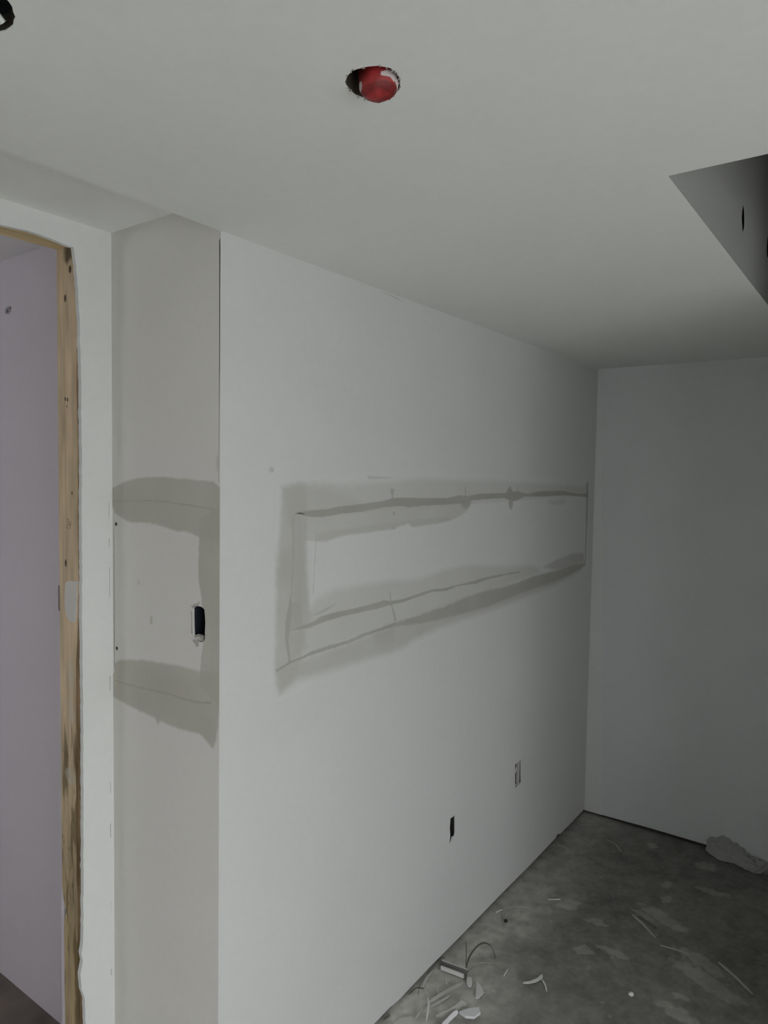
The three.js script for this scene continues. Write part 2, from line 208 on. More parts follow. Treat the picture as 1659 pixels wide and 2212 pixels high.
{ // frame on the long wall
  const topUp = [[-2.066, 1.522], [-2.053, 1.530], [-1.985, 1.533], [-1.950, 1.533], [-1.894, 1.539], [-1.784, 1.544], [-1.698, 1.550], [-1.658, 1.556], [-1.608, 1.557], [-1.491, 1.553], [-1.381, 1.552], [-1.350, 1.550], [-1.276, 1.559], [-1.221, 1.555], [-1.148, 1.561], [-1.035, 1.562], [-0.933, 1.561], [-0.912, 1.578], [-0.896, 1.588], [-0.880, 1.567], [-0.814, 1.565], [-0.750, 1.556], [-0.629, 1.565], [-0.397, 1.564], [-0.317, 1.557], [-0.205, 1.549], [-0.08, 1.547]];
  const topLo = [[-0.08, 1.531], [-0.204, 1.537], [-0.383, 1.545], [-0.569, 1.543], [-0.771, 1.546], [-0.812, 1.536], [-0.867, 1.530], [-0.951, 1.544], [-1.113, 1.542], [-1.196, 1.540], [-1.251, 1.532], [-1.320, 1.530], [-1.381, 1.530], [-1.490, 1.530], [-1.573, 1.528], [-1.607, 1.533], [-1.703, 1.531], [-1.784, 1.523], [-1.884, 1.519], [-1.967, 1.514], [-2.020, 1.519], [-2.053, 1.526]];
  const s2Up = [[-2.075, 1.245], [-2.058, 1.247], [-1.985, 1.253], [-1.963, 1.261], [-1.898, 1.264], [-1.829, 1.262], [-1.723, 1.264], [-1.690, 1.266], [-1.655, 1.259], [-1.589, 1.257], [-1.441, 1.266], [-1.361, 1.261], [-1.232, 1.261], [-1.064, 1.265], [-0.795, 1.259]];
  const s2Lo = [[-0.790, 1.253], [-0.926, 1.256], [-1.064, 1.255], [-1.141, 1.250], [-1.271, 1.257], [-1.338, 1.250], [-1.431, 1.257], [-1.595, 1.247], [-1.655, 1.248], [-1.717, 1.246], [-1.777, 1.247], [-1.878, 1.248], [-1.954, 1.245], [-2.003, 1.239], [-2.058, 1.243]];
  const s3Up = [[-2.12, 1.158], [-2.069, 1.170], [-2.027, 1.172], [-1.997, 1.178], [-1.943, 1.180], [-1.857, 1.180], [-1.791, 1.186], [-1.665, 1.191], [-1.630, 1.193], [-1.500, 1.194], [-1.429, 1.200], [-1.365, 1.198], [-1.206, 1.213], [-1.053, 1.216], [-0.933, 1.213], [-0.793, 1.216], [-0.663, 1.225], [-0.423, 1.223], [-0.250, 1.230], [-0.09, 1.224]];
  const s3Seam = [[-1.653, 1.182], [-1.776, 1.178], [-1.852, 1.171], [-1.943, 1.170], [-2.001, 1.169], [-2.069, 1.163], [-2.12, 1.152]];
  const s3Wide = [[-0.09, 1.212], [-0.274, 1.190], [-0.420, 1.180], [-0.660, 1.174], [-0.872, 1.167], [-1.050, 1.157], [-1.203, 1.158], [-1.428, 1.164], [-1.515, 1.170], [-1.60, 1.177], [-1.70, 1.184]];
  const layers = [
    [[[-2.10, 1.588], [-2.05, 1.600], [-1.846, 1.597], [-1.676, 1.601], [-1.530, 1.612], [-0.897, 1.604], [-0.09, 1.578], [-0.09, 1.545], [-1.25, 1.53], [-2.02, 1.52], [-2.08, 1.50]], 0.012, 0.58, 0.12],
    [[[-2.10, 1.590], [-2.05, 1.598], [-1.95, 1.592], [-1.86, 1.57], [-1.80, 1.54], [-2.02, 1.53], [-2.08, 1.50]], 0.018, 0.5, 0.25],
    [[[-2.02, 1.535], [-1.3, 1.545], [-1.18, 1.535], [-1.227, 1.500], [-1.318, 1.479], [-1.378, 1.473], [-1.546, 1.468], [-1.572, 1.479], [-1.649, 1.468], [-1.782, 1.464], [-1.883, 1.462], [-1.944, 1.452], [-1.985, 1.454], [-2.03, 1.46]], 0.0035, 0.72, 0.12],
    [[[-1.985, 1.475], [-1.80, 1.482], [-1.64, 1.486], [-1.36, 1.492], [-1.30, 1.480], [-1.378, 1.473], [-1.546, 1.468], [-1.572, 1.479], [-1.649, 1.468], [-1.782, 1.464], [-1.883, 1.462], [-1.944, 1.452], [-1.985, 1.454]], 0.006, 0.5, 0.30],
    [[[-2.105, 1.590], [-2.111, 1.493], [-2.120, 1.400], [-2.122, 1.283], [-2.125, 1.172], [-2.119, 1.116], [-2.10, 1.10], [-2.04, 1.14], [-2.02, 1.24], [-2.00, 1.26], [-2.018, 1.40], [-2.02, 1.60]], 0.011, 0.80, 0.25],
    [[[-2.065, 1.51], [-2.03, 1.51], [-2.015, 1.40], [-2.012, 1.31], [-2.03, 1.25], [-2.07, 1.26]], 0.022, 0.45, 0.65],
    [[[-2.115, 1.44], [-2.07, 1.44], [-2.07, 1.36], [-2.115, 1.36]], 0.025, 0.45, 0.6],
    [[[-2.04, 1.25], [-1.982, 1.307], [-1.904, 1.324], [-1.668, 1.320], [-1.520, 1.306], [-1.326, 1.321], [-1.234, 1.324], [-0.878, 1.286], [-0.666, 1.268], [-0.60, 1.235], [-1.2, 1.20], [-1.65, 1.188], [-2.05, 1.17]], 0.015, 0.68, 0.10],
    [[[-2.115, 1.16], [-1.70, 1.185], [-1.2, 1.21], [-0.12, 1.225], [-0.14, 1.195], [-0.40, 1.165], [-0.9, 1.142], [-1.327, 1.137], [-1.514, 1.125], [-1.60, 1.108], [-1.774, 1.111], [-1.942, 1.112], [-2.035, 1.117], [-2.109, 1.098]], 0.018, 0.85, 0.25],
    [[[-1.74, 1.183], [-1.63, 1.186], [-1.64, 1.140], [-1.72, 1.145]], 0.018, 0.5, 0.6],
    [[[-0.573, 1.252], [-0.427, 1.272], [-0.254, 1.283], [-0.123, 1.275], [-0.105, 1.233], [-0.42, 1.224]], 0.008, 0.7, 0.55],
    [[[-0.56, 1.525], [-0.36, 1.530], [-0.36, 1.508], [-0.5, 1.505]], 0.008, 0.4, 0.5],
    [[[-0.912, 1.535], [-0.870, 1.535], [-0.872, 1.512], [-0.888, 1.497], [-0.905, 1.510]], 0.004, 0.8, 0.8],
    [[[-1.27, 1.538], [-1.19, 1.542], [-1.205, 1.52], [-1.23, 1.512], [-1.255, 1.52]], 0.006, 0.75, 0.8],
    [[[-0.84, 1.590], [-0.826, 1.590], [-0.826, 1.560], [-0.836, 1.560]], 0.005, 0.5, 0.7], [[[-1.240, 1.585], [-1.228, 1.585], [-1.229, 1.555], [-1.236, 1.555]], 0.004, 0.6, 0.8], [[[-1.668, 1.583], [-1.646, 1.583], [-1.652, 1.556], [-1.656, 1.556]], 0.003, 0.65, 0.9],
    [[...topUp, ...topLo], 0.002, 0.93, 0.88], [[...s2Up, ...s2Lo], 0.0016, 0.9, 0.85], [[...s3Up.slice(0, 9), ...s3Seam], 0.0018, 0.9, 0.85], [[...s3Up.slice(7), ...s3Wide], 0.005, 0.85, 0.82],
    [[[-2.070, 1.520], [-2.063, 1.520], [-2.061, 1.417], [-2.066, 1.332], [-2.073, 1.332], [-2.068, 1.417]], 0.003, 0.45, 0.8],
    [[[-2.073, 1.332], [-2.066, 1.310], [-2.072, 1.260], [-2.078, 1.220], [-2.070, 1.166], [-2.077, 1.166], [-2.090, 1.220], [-2.091, 1.263]], 0.002, 0.85, 0.85],
    [[[-2.073, 1.31], [-2.035, 1.31], [-2.03, 1.25], [-2.08, 1.24]], 0.004, 0.5, 0.6], [[[-2.08, 1.24], [-2.02, 1.235], [-2.01, 1.19], [-2.072, 1.175]], 0.008, 0.4, 0.4],
    [[[-1.662, 1.285], [-1.657, 1.285], [-1.647, 1.248], [-1.622, 1.200], [-1.634, 1.192], [-1.645, 1.229], [-1.655, 1.248]], 0.0018, 0.8, 0.75],
    [[[-0.112, 1.60], [-0.083, 1.60], [-0.080, 1.407], [-0.088, 1.225], [-0.100, 1.225], [-0.100, 1.407]], 0.006, 0.8, 0.75],
    [[[-1.775, 1.619], [-1.70, 1.617], [-1.65, 1.614], [-1.70, 1.612], [-1.772, 1.611]], 0.003, 0.5, 0.6],
    [ring(-1.646, 1.512, 0.007, 0.005, 10), 0.003, 0.7, 0.8], [ring(-1.645, 1.470, 0.006, 0.004, 10), 0.002, 0.7, 0.8],
    [[[-1.9835, 1.457], [-1.9885, 1.392], [-1.9925, 1.322], [-1.9900, 1.322], [-1.9858, 1.392], [-1.9808, 1.457]], 0.0015, 0.55, 0.6],
    [[[-2.0, 1.268], [-1.93, 1.282], [-1.9, 1.287], [-1.95, 1.270]], 0.002, 0.6, 0.7],
  ];
  const X = [-2.16, -0.04], Y = [1.07, 1.65];
  const map = mudTexture(2048, 640, ...X, ...Y, layers, [0.700, 0.705, 0.695]);
  mesh('patch_panel', faceZ(solid([[-2.066, 1.25], [-1.655, 1.253], [-0.790, 1.256], [-0.70, 1.225], [-0.10, 1.227], [-0.097, 1.538], [-0.85, 1.547], [-1.6, 1.538], [-2.062, 1.523]], [], 0.0003), 0.00001), M.wall, wallB);
  mesh('patch_panel', faceZ(solid([[-2.078, 1.168], [-1.640, 1.191], [-1.655, 1.251], [-2.066, 1.247]], [], 0.0003), 0.00001), M.wall, wallB);
  mesh('patch_panel', faceZ(solid([[-1.632, 1.193], [-0.71, 1.222], [-0.795, 1.253], [-1.650, 1.251]], [], 0.0003), 0.00001), M.wall, wallB);
  const film = mesh('joint_compound', faceZ(plate([[-2.129, 1.08], [-1.95, 1.09], [-1.2, 1.11], [-0.05, 1.16], [-0.05, 1.61], [-1.5, 1.64], [-2.129, 1.61]], [[[-1.975, 1.335], [-1.6, 1.335], [-1.1, 1.335], [-0.6, 1.30], [-0.125, 1.295], [-0.125, 1.49], [-1.15, 1.48], [-1.4, 1.462], [-1.975, 1.445]]], ...X, ...Y, 0.0001), 0.00035), mudMat(map), wallB);
  film.userData.label = 'smeared grey-brown joint compound framing the patch';
  mesh('crack', faceZ(solid([[-2.056, 1.5268], [-2.042, 1.5285], [-2.030, 1.5262], [-2.024, 1.5236], [-2.036, 1.5246], [-2.046, 1.5252]], [], 0.0002), 0.0004), plain(0.10, 0.10, 0.09), wallB);
  mesh('scuff', [faceZ(solid(ring(-2.139, 1.631, 0.008, 0.007, 12), [], 0.0004), 0.0001), faceZ(solid([[-1.72, 2.126], [-1.66, 2.1205], [-1.612, 2.1185], [-1.66, 2.124]], [], 0.0004), 0.0001)], plain(0.57, 0.56, 0.54), wallB);
}
{ // frame on the return, outline in z, y
  const layers = [
    [[[-0.403, 1.577], [-0.341, 1.596], [-0.291, 1.607], [-0.196, 1.611], [-0.085, 1.606], [-0.023, 1.604], [-0.006, 1.596], [0.02, 1.58], [0.02, 1.47], [-0.067, 1.480], [-0.107, 1.490], [-0.145, 1.488], [-0.196, 1.497], [-0.243, 1.502], [-0.329, 1.500], [-0.387, 1.521], [-0.40, 1.55]], 0.004, 0.95, 0.42],
    [[[-0.067, 1.52], [-0.069, 1.431], [-0.069, 1.383], [-0.058, 1.342], [-0.053, 1.244], [-0.060, 1.215], [-0.066, 1.15], [0.02, 1.10], [0.02, 1.56]], 0.0028, 0.93, 0.40],
    [[[-0.41, 1.135], [-0.390, 1.145], [-0.357, 1.158], [-0.268, 1.172], [-0.185, 1.178], [-0.117, 1.182], [-0.066, 1.181], [0.02, 1.19], [0.02, 1.14], [0.004, 1.115], [-0.010, 1.035], [-0.021, 1.017], [-0.044, 1.031], [-0.068, 1.039], [-0.139, 1.034], [-0.205, 1.038], [-0.214, 1.027], [-0.226, 1.041], [-0.306, 1.047], [-0.390, 1.057], [-0.41, 1.06]], 0.005, 0.95, 0.42],
    [[[-0.268, 1.150], [-0.10, 1.150], [-0.06, 1.10], [-0.25, 1.105]], 0.02, 0.4, 0.6], [[[-0.30, 1.545], [-0.05, 1.545], [-0.05, 1.50], [-0.30, 1.51]], 0.02, 0.35, 0.25],
    [[[-0.393, 1.549], [-0.243, 1.556], [-0.173, 1.555], [-0.085, 1.550], [-0.023, 1.5455], [-0.023, 1.5425], [-0.085, 1.5465], [-0.173, 1.552], [-0.243, 1.553], [-0.393, 1.546]], 0.002, 0.75, 0.85],
    [[[-0.387, 1.103], [-0.344, 1.102], [-0.268, 1.105], [-0.173, 1.111], [-0.117, 1.1095], [-0.079, 1.111], [-0.024, 1.120], [-0.024, 1.115], [-0.079, 1.106], [-0.117, 1.105], [-0.173, 1.107], [-0.268, 1.101], [-0.344, 1.099], [-0.387, 1.100]], 0.002, 0.75, 0.9],
    [[[-0.0245, 1.545], [-0.0225, 1.545], [-0.0225, 1.117], [-0.0245, 1.117]], 0.002, 0.35, 0.7],
    [[[-0.012, 1.66], [-0.002, 1.655], [-0.002, 1.625], [-0.010, 1.63]], 0.006, 0.5, 0.5],
  ];
  const Z = [-0.393, 0.0], Y = [0.99, 1.68], map = mudTexture(512, 1024, ...Z, ...Y, layers, [0.709, 0.690, 0.656], [1.0, 0.97, 0.92]);
  const inner = [[-0.3845, 1.165], [-0.30, 1.185], [-0.20, 1.190], [-0.075, 1.188], [-0.066, 1.220], [-0.096, 1.236], [-0.097, 1.336], [-0.070, 1.345], [-0.078, 1.40], [-0.076, 1.478], [-0.15, 1.480], [-0.24, 1.492], [-0.33, 1.490], [-0.3845, 1.505]];
  const grown = holeA.map(([z, y]) => [z + (z + 0.067) * 0.02, y + (y - 1.285) * 0.01]);
  const p = mesh('patch_panel', faceX(solid([[-0.3855, 1.102], [-0.026, 1.116], [-0.026, 1.545], [-0.3855, 1.548]], [grown, ring(-0.379, 1.492, 0.0061, 0.0053, 12), ring(-0.378, 1.183, 0.0061, 0.0053, 12)], 0.0003), -L - 0.00001), M.wallReturn, wallA);
  const film = mesh('joint_compound', faceX(plate([[-0.393, 0.99], [-0.0002, 0.99], [-0.0002, 1.60], [-0.006, 1.60], [-0.006, 1.68], [-0.393, 1.68], [-0.393, 1.535], [-0.3858, 1.525], [-0.3858, 1.125], [-0.393, 1.115]], [inner, grown], ...Z, ...Y, 0.0001), -L - 0.00035), mudMat(map), wallA);
  film.userData.label = 'C-shaped smear of grey-brown joint compound';
  mesh('scuff', [faceX(solid(ring(-0.238, 1.272, 0.005, 0.011, 10, 0.3, 3), [], 0.0003), -L - 0.0009), faceX(solid(ring(-0.286, 1.357, 0.003, 0.006, 10, 0.3, 4), [], 0.0003), -L - 0.0009)], plain(0.55, 0.53, 0.48), wallA);
  mesh('crack', [faceX(solid(slitA, [], 0.003), -L + 0.0036), faceX(solid(crackA, [], 0.003), -L + 0.0036)], plain(0.02, 0.02, 0.02), wallA);  // dark filler set in both slits, standing for the shade inside
  for (const [z, y] of [[-0.379, 1.492], [-0.378, 1.183]]) mesh('screw_hole_backing', new THREE.CylinderGeometry(0.0046, 0.002, 0.004, 14).rotateZ(Math.PI / 2).translate(-L + 0.0026, y, z), plain(0.012, 0.012, 0.013, 0.5), wallA);  // dark backing added in the screw holes, standing for their inner shade
  // torn paper round the cut-out
  mesh('torn_paper', [
    faceX(solid([[-0.092, 1.325], [-0.086, 1.3235], [-0.082, 1.3290], [-0.072, 1.3285], [-0.0665, 1.337], [-0.0645, 1.336], [-0.068, 1.328], [-0.078, 1.3245], [-0.084, 1.319]], [], 0.0012), -L - 0.001),
    faceX(solid([[-0.0925, 1.312], [-0.0905, 1.312], [-0.0900, 1.285], [-0.0890, 1.262], [-0.0920, 1.262], [-0.0915, 1.285]], [], 0.0008), -L - 0.001),
    faceX(solid([[-0.086, 1.248], [-0.076, 1.250], [-0.070, 1.244], [-0.067, 1.239], [-0.072, 1.2355], [-0.076, 1.242]], [], 0.0030), -L - 0.0012),
  ], plain(0.42, 0.40, 0.37, 0.95), wallA);
}
mesh('corner_tape', faceX(solid([[0.001, 0.012], [0.088, 0.012], [0.068, 0.7], [0.050, 1.3], [0.022, 1.95], [0.012, H], [0.001, H]], [], 0.0008), -0.0001), paint(0.79, 0.80, 0.785), scene.getObjectByName('wall_far'));

// ---------------------------------------------------------------- wood framing of the doorway
const studMap = texture(256, 2048, (u, v) => {                     // u: 0 at the hall edge, 1 at the room edge; v: height 0 .. 2.15 m
  const z = -0.495 + 0.0893 * u, y = v * 2.15;
  const grain = fbm(u * 7 + 0.5 * noise(u * 2, y * 1.2, 3), y * 1.4, 2.1, 4), fine = noise(u * 40, y * 9, 5.5);
  let c = mix3([0.74, 0.59, 0.40], [0.60, 0.46, 0.295], clamp(0.5 + 0.6 * grain)).map((k) => k * (1 + 0.05 * fine));
  const low = step(1.05, 0.45, y); c = mix3(c, [0.38, 0.29, 0.155].map((k) => k * (1 + 0.35 * fbm(u * 4, y * 5, 7, 4))), 0.75 * low);
  const lo = 0.90 - 0.17 * step(1.35, 1.05, y) + 0.05 * fbm(2, y * 5, 4, 3), rim = step(lo, lo + 0.07, u) * step(2.02, 1.9, y); c = mix3(c, mix3([0.17, 0.10, 0.045], [0.30, 0.19, 0.09], clamp(0.5 + fbm(u * 5, y * 9, 6, 3))), rim * 0.9);
  c = mix3(c, [0.12, 0.085, 0.05], step(2.108, 2.125, y + 0.012 * noise(u * 5, 1, 2)) * step(0.25, 0.5, u) * 0.9);
  c = mix3(c, [0.13, 0.085, 0.03], 0.75 * step(1.12, 0.9, y) * step(0.05, 0.45, fbm(u * 3.5, y * 5, 12, 4) + 0.35 * (u - 0.4)));
  c = mix3(c, [0.05, 0.04, 0.022], 0.85 * step(0.45, 0.75, noise(u * 22, y * 55, 3) + 0.5 * noise(u * 9, y * 21, 4)) * step(1.0, 0.85, y) * step(0.45, 0.62, y));
  c = mix3(c, [0.60, 0.57, 0.50], 0.8 * step(0.06, 0.0, Math.abs(u - 0.93 - 0.06 * noise(y * 9, 3, 1))) * step(0.42, 0.5, noise(y * 13, 7, 2) + 0.3 * noise(y * 37, 2, 2)) * step(1.3, 1.2, y));
  c = c.map((k) => k * (0.93 + 0.25 * fbm(u * 3, y * 6, 9, 4)));
  c = mix3(c, [0.07, 0.05, 0.025], 0.8 * step(0.45, 0.8, fbm(u * 9, y * 7, 1.5, 3)) * step(1.0, 0.7, y));
  const ell = (cz, cy, rz, ry) => step(1.25, 0.75, Math.hypot((z - cz) / rz, (y - cy) / ry));
  for (const [cz, cy, rz, ry] of [[-0.437, 2.096, 0.0055, 0.009], [-0.459, 2.031, 0.005, 0.009], [-0.462, 1.792, 0.003, 0.005], [-0.452, 1.790, 0.003, 0.005], [-0.455, 1.774, 0.0018, 0.003], [-0.436, 1.566, 0.0025, 0.004], [-0.466, 1.394, 0.004, 0.009]]) c = mix3(c, [0.05, 0.032, 0.02], 0.92 * ell(cz, cy, rz, ry));
  for (const [cz, cy, rz, ry] of [[-0.447, 1.12, 0.012, 0.045], [-0.448, 1.03, 0.013, 0.035], [-0.455, 0.865, 0.02, 0.02]]) { const m = ell(cz + 0.006 * noise(3, y * 30, cy), cy, rz, ry); c = mix3(c, [0.58, 0.56, 0.48], 0.62 * m * (0.75 + 0.5 * noise(u * 9, y * 30, 2))); }
  return c;
});
studMap.wrapS = studMap.wrapT = THREE.ClampToEdgeWrapping;
const woodMat = new THREE.MeshStandardMaterial({ map: studMap, roughness: 0.85 });
const stud = thing('door_stud', 'raw wooden stud with nail holes and plaster stains lining the doorway', 'stud', [-2.374, 0, -0.45]);
{
  const g = solid([[-0.487, 0.0], [-0.4065, 0.0], [-0.4065, 2.152], [-0.495, 2.152], [-0.495, 0.575], [-0.490, 0.545], [-0.480, 0.520], [-0.474, 0.512], [-0.481, 0.500], [-0.487, 0.470]], [], 0.038), uv = g.attributes.uv, p = g.attributes.position;
  for (let i = 0; i < uv.count; i++) uv.setXY(i, (p.getX(i) + 0.495) / 0.0893, p.getY(i) / 2.152);
  mesh('post', faceX(g, -2.336).translate(2.374, 0, 0.45), woodMat, stud);
  const smear = [[-0.468, 1.340], [-0.461, 1.350], [-0.45, 1.353], [-0.432, 1.354], [-0.412, 1.356], [-0.411, 1.352], [-0.418, 1.346], [-0.416, 1.325], [-0.421, 1.300], [-0.419, 1.285], [-0.424, 1.262], [-0.432, 1.254], [-0.444, 1.253], [-0.459, 1.260], [-0.467, 1.275], [-0.471, 1.300]];
  const s = mesh('compound_smear', faceX(new THREE.ExtrudeGeometry(shapeOf(smear), { depth: 0.0008, bevelEnabled: true, bevelThickness: 0.0008, bevelSize: 0.001, bevelSegments: 2 }), -2.3738).translate(2.374, 0, 0.45), plain(0.66, 0.64, 0.60, 0.9), stud);
  s.userData.label = 'rounded smear of grey plaster on the stud';
  // pencilled number
  const stroke = (pts, w) => { const o = [], q = []; pts.forEach(([a, b], i) => { const [c, d] = pts[Math.min(i + 1, pts.length - 1)], [e, f] = pts[Math.max(i - 1, 0)], l = Math.hypot(c - e, d - f) || 1; o.push([a - (d - f) / l * w, b + (c - e) / l * w]); q.unshift([a + (d - f) / l * w, b - (c - e) / l * w]); }); return faceX(solid([...o, ...q], [], 0.0003), -2.3738).translate(2.374, 0, 0.45); };
  mesh('handwritten_number', [
    stroke([[-0.4590, 1.5000], [-0.4575, 1.5040], [-0.4545, 1.5050], [-0.4530, 1.5020], [-0.4545, 1.4960], [-0.4580, 1.4880], [-0.4600, 1.4830], [-0.4570, 1.4815], [-0.4530, 1.4825]], 0.0006),
    stroke([[-0.4485, 1.4985], [-0.4505, 1.4900], [-0.4480, 1.4885], [-0.4440, 1.4920]], 0.0006), stroke([[-0.4420, 1.5000], [-0.4435, 1.4920], [-0.4460, 1.4800]], 0.0006)], M.ink, stud);
}
const header = thing('door_header', 'yellowish wooden header board across the top of the doorway', 'header', [-2.83, 2.152, -0.45]);
{
  const g = box(DOORL, -2.336, 2.153, 2.19, -0.495, -0.4065), uv = g.attributes.uv, p = g.attributes.position;
  for (let i = 0; i < uv.count; i++) uv.setXY(i, clamp((p.getZ(i) + 0.495) / 0.0893, 0.02, 0.75), 0.55 + (p.getX(i) + 2.8) * 0.4);
  mesh('board', g.translate(2.83, -2.152, 0.45), new THREE.MeshStandardMaterial({ map: studMap, color: lin(1.0, 1.0, 0.85), roughness: 0.85 }), header);
}
mesh('scuff_mark', box(DOOR + 0.0045, DOOR + 0.0065, 1.272, 1.336, -0.5072, -0.4985), M.mark, sheet);
mesh('anchor_hole', [faceX(solid(ring(-1.001, 2.094, 0.018, 0.011, 16, 0.5, 9), [], 0.0006), -2.2401), faceX(solid(ring(-0.985, 2.100, 0.006, 0.004, 10, 0.5, 7), [], 0.0006), -2.2401)], plain(0.40, 0.39, 0.40, 0.95), scene.getObjectByName('wall_hall'));
mesh('anchor_hole', faceX(solid(ring(-1.003, 2.093, 0.008, 0.005, 12, 0.5, 6), [], 0.001), -2.2402), plain(0.16, 0.155, 0.16), scene.getObjectByName('wall_hall'));

// ---------------------------------------------------------------- electrical boxes behind the cut-outs
function openBox(w, h, d, t) { return [box(-w / 2, w / 2, -h / 2, h / 2, -d, -d + t), box(-w / 2, -w / 2 + t, -h / 2, h / 2, -d + t, 0), box(w / 2 - t, w / 2, -h / 2, h / 2, -d + t, 0), box(-w / 2 + t, w / 2 - t, h / 2 - t, h / 2, -d + t, 0), box(-w / 2 + t, w / 2 - t, -h / 2, -h / 2 + t, -d + t, 0)]; }
function cableTube(pts, r) { return new THREE.TubeGeometry(new THREE.CatmullRomCurve3(pts.map((p) => new THREE.Vector3(...p))), 24, r, 8); }
{
  const a = thing('electrical_box', 'dark plastic electrical box in the ragged cut-out on the end face', 'electrical box', [-L + TW + 0.0005, 1.285, -0.067]); a.rotation.y = -Math.PI / 2;
  mesh('housing', openBox(0.054, 0.096, 0.07, 0.003), M.boxBlue, a);
  mesh('cable', cableTube([[0.012, 0.03, -0.066], [0.014, 0.01, -0.03], [0.0, -0.01, -0.02], [-0.012, -0.025, -0.045]], 0.003), plain(0.05, 0.05, 0.055, 0.4), a);
  mesh('plaster_crumb', (() => { const g = new THREE.IcosahedronGeometry(0.016, 3), p = g.attributes.position; for (let i = 0; i < p.count; i++) { const k = 1 + 0.45 * noise(p.getX(i) * 120, p.getY(i) * 120, p.getZ(i) * 120); p.setXYZ(i, p.getX(i) * k * 1.0, p.getY(i) * k * 0.55, p.getZ(i) * k * 0.6); } g.computeVertexNormals(); g.translate(-0.010, -0.033, -0.005); return g; })(), plain(0.5, 0.48, 0.44, 0.95), a);
  const b = thing('electrical_box', 'steel electrical box with a pale bracket in the rectangular cut-out near the corner', 'electrical box', [-0.759, 0.448, -TW - 0.0005]);
  mesh('housing', openBox(0.056, 0.094, 0.06, 0.002), plain(0.035, 0.035, 0.033, 0.7), b);
  mesh('bracket', [box(0.001, 0.0175, -0.040, 0.046, -0.006, 0.0015), box(-0.026, 0.0175, -0.046, -0.040, -0.004, 0.0015)], plain(0.50, 0.50, 0.47, 0.8), b);
  mesh('cable', cableTube([[0.01, 0.03, -0.008], [-0.004, 0.012, -0.005], [-0.014, 0.0, -0.008], [-0.024, -0.004, -0.03]], 0.0026), M.cable, b);
  const c = thing('electrical_box', 'empty dark electrical box in the narrow cut-out low on the wall', 'electrical box', [-1.270, 0.436, -TW - 0.0005]);
  mesh('housing', openBox(0.050, 0.088, 0.06, 0.002), plain(0.045, 0.046, 0.042, 0.6), c);
}

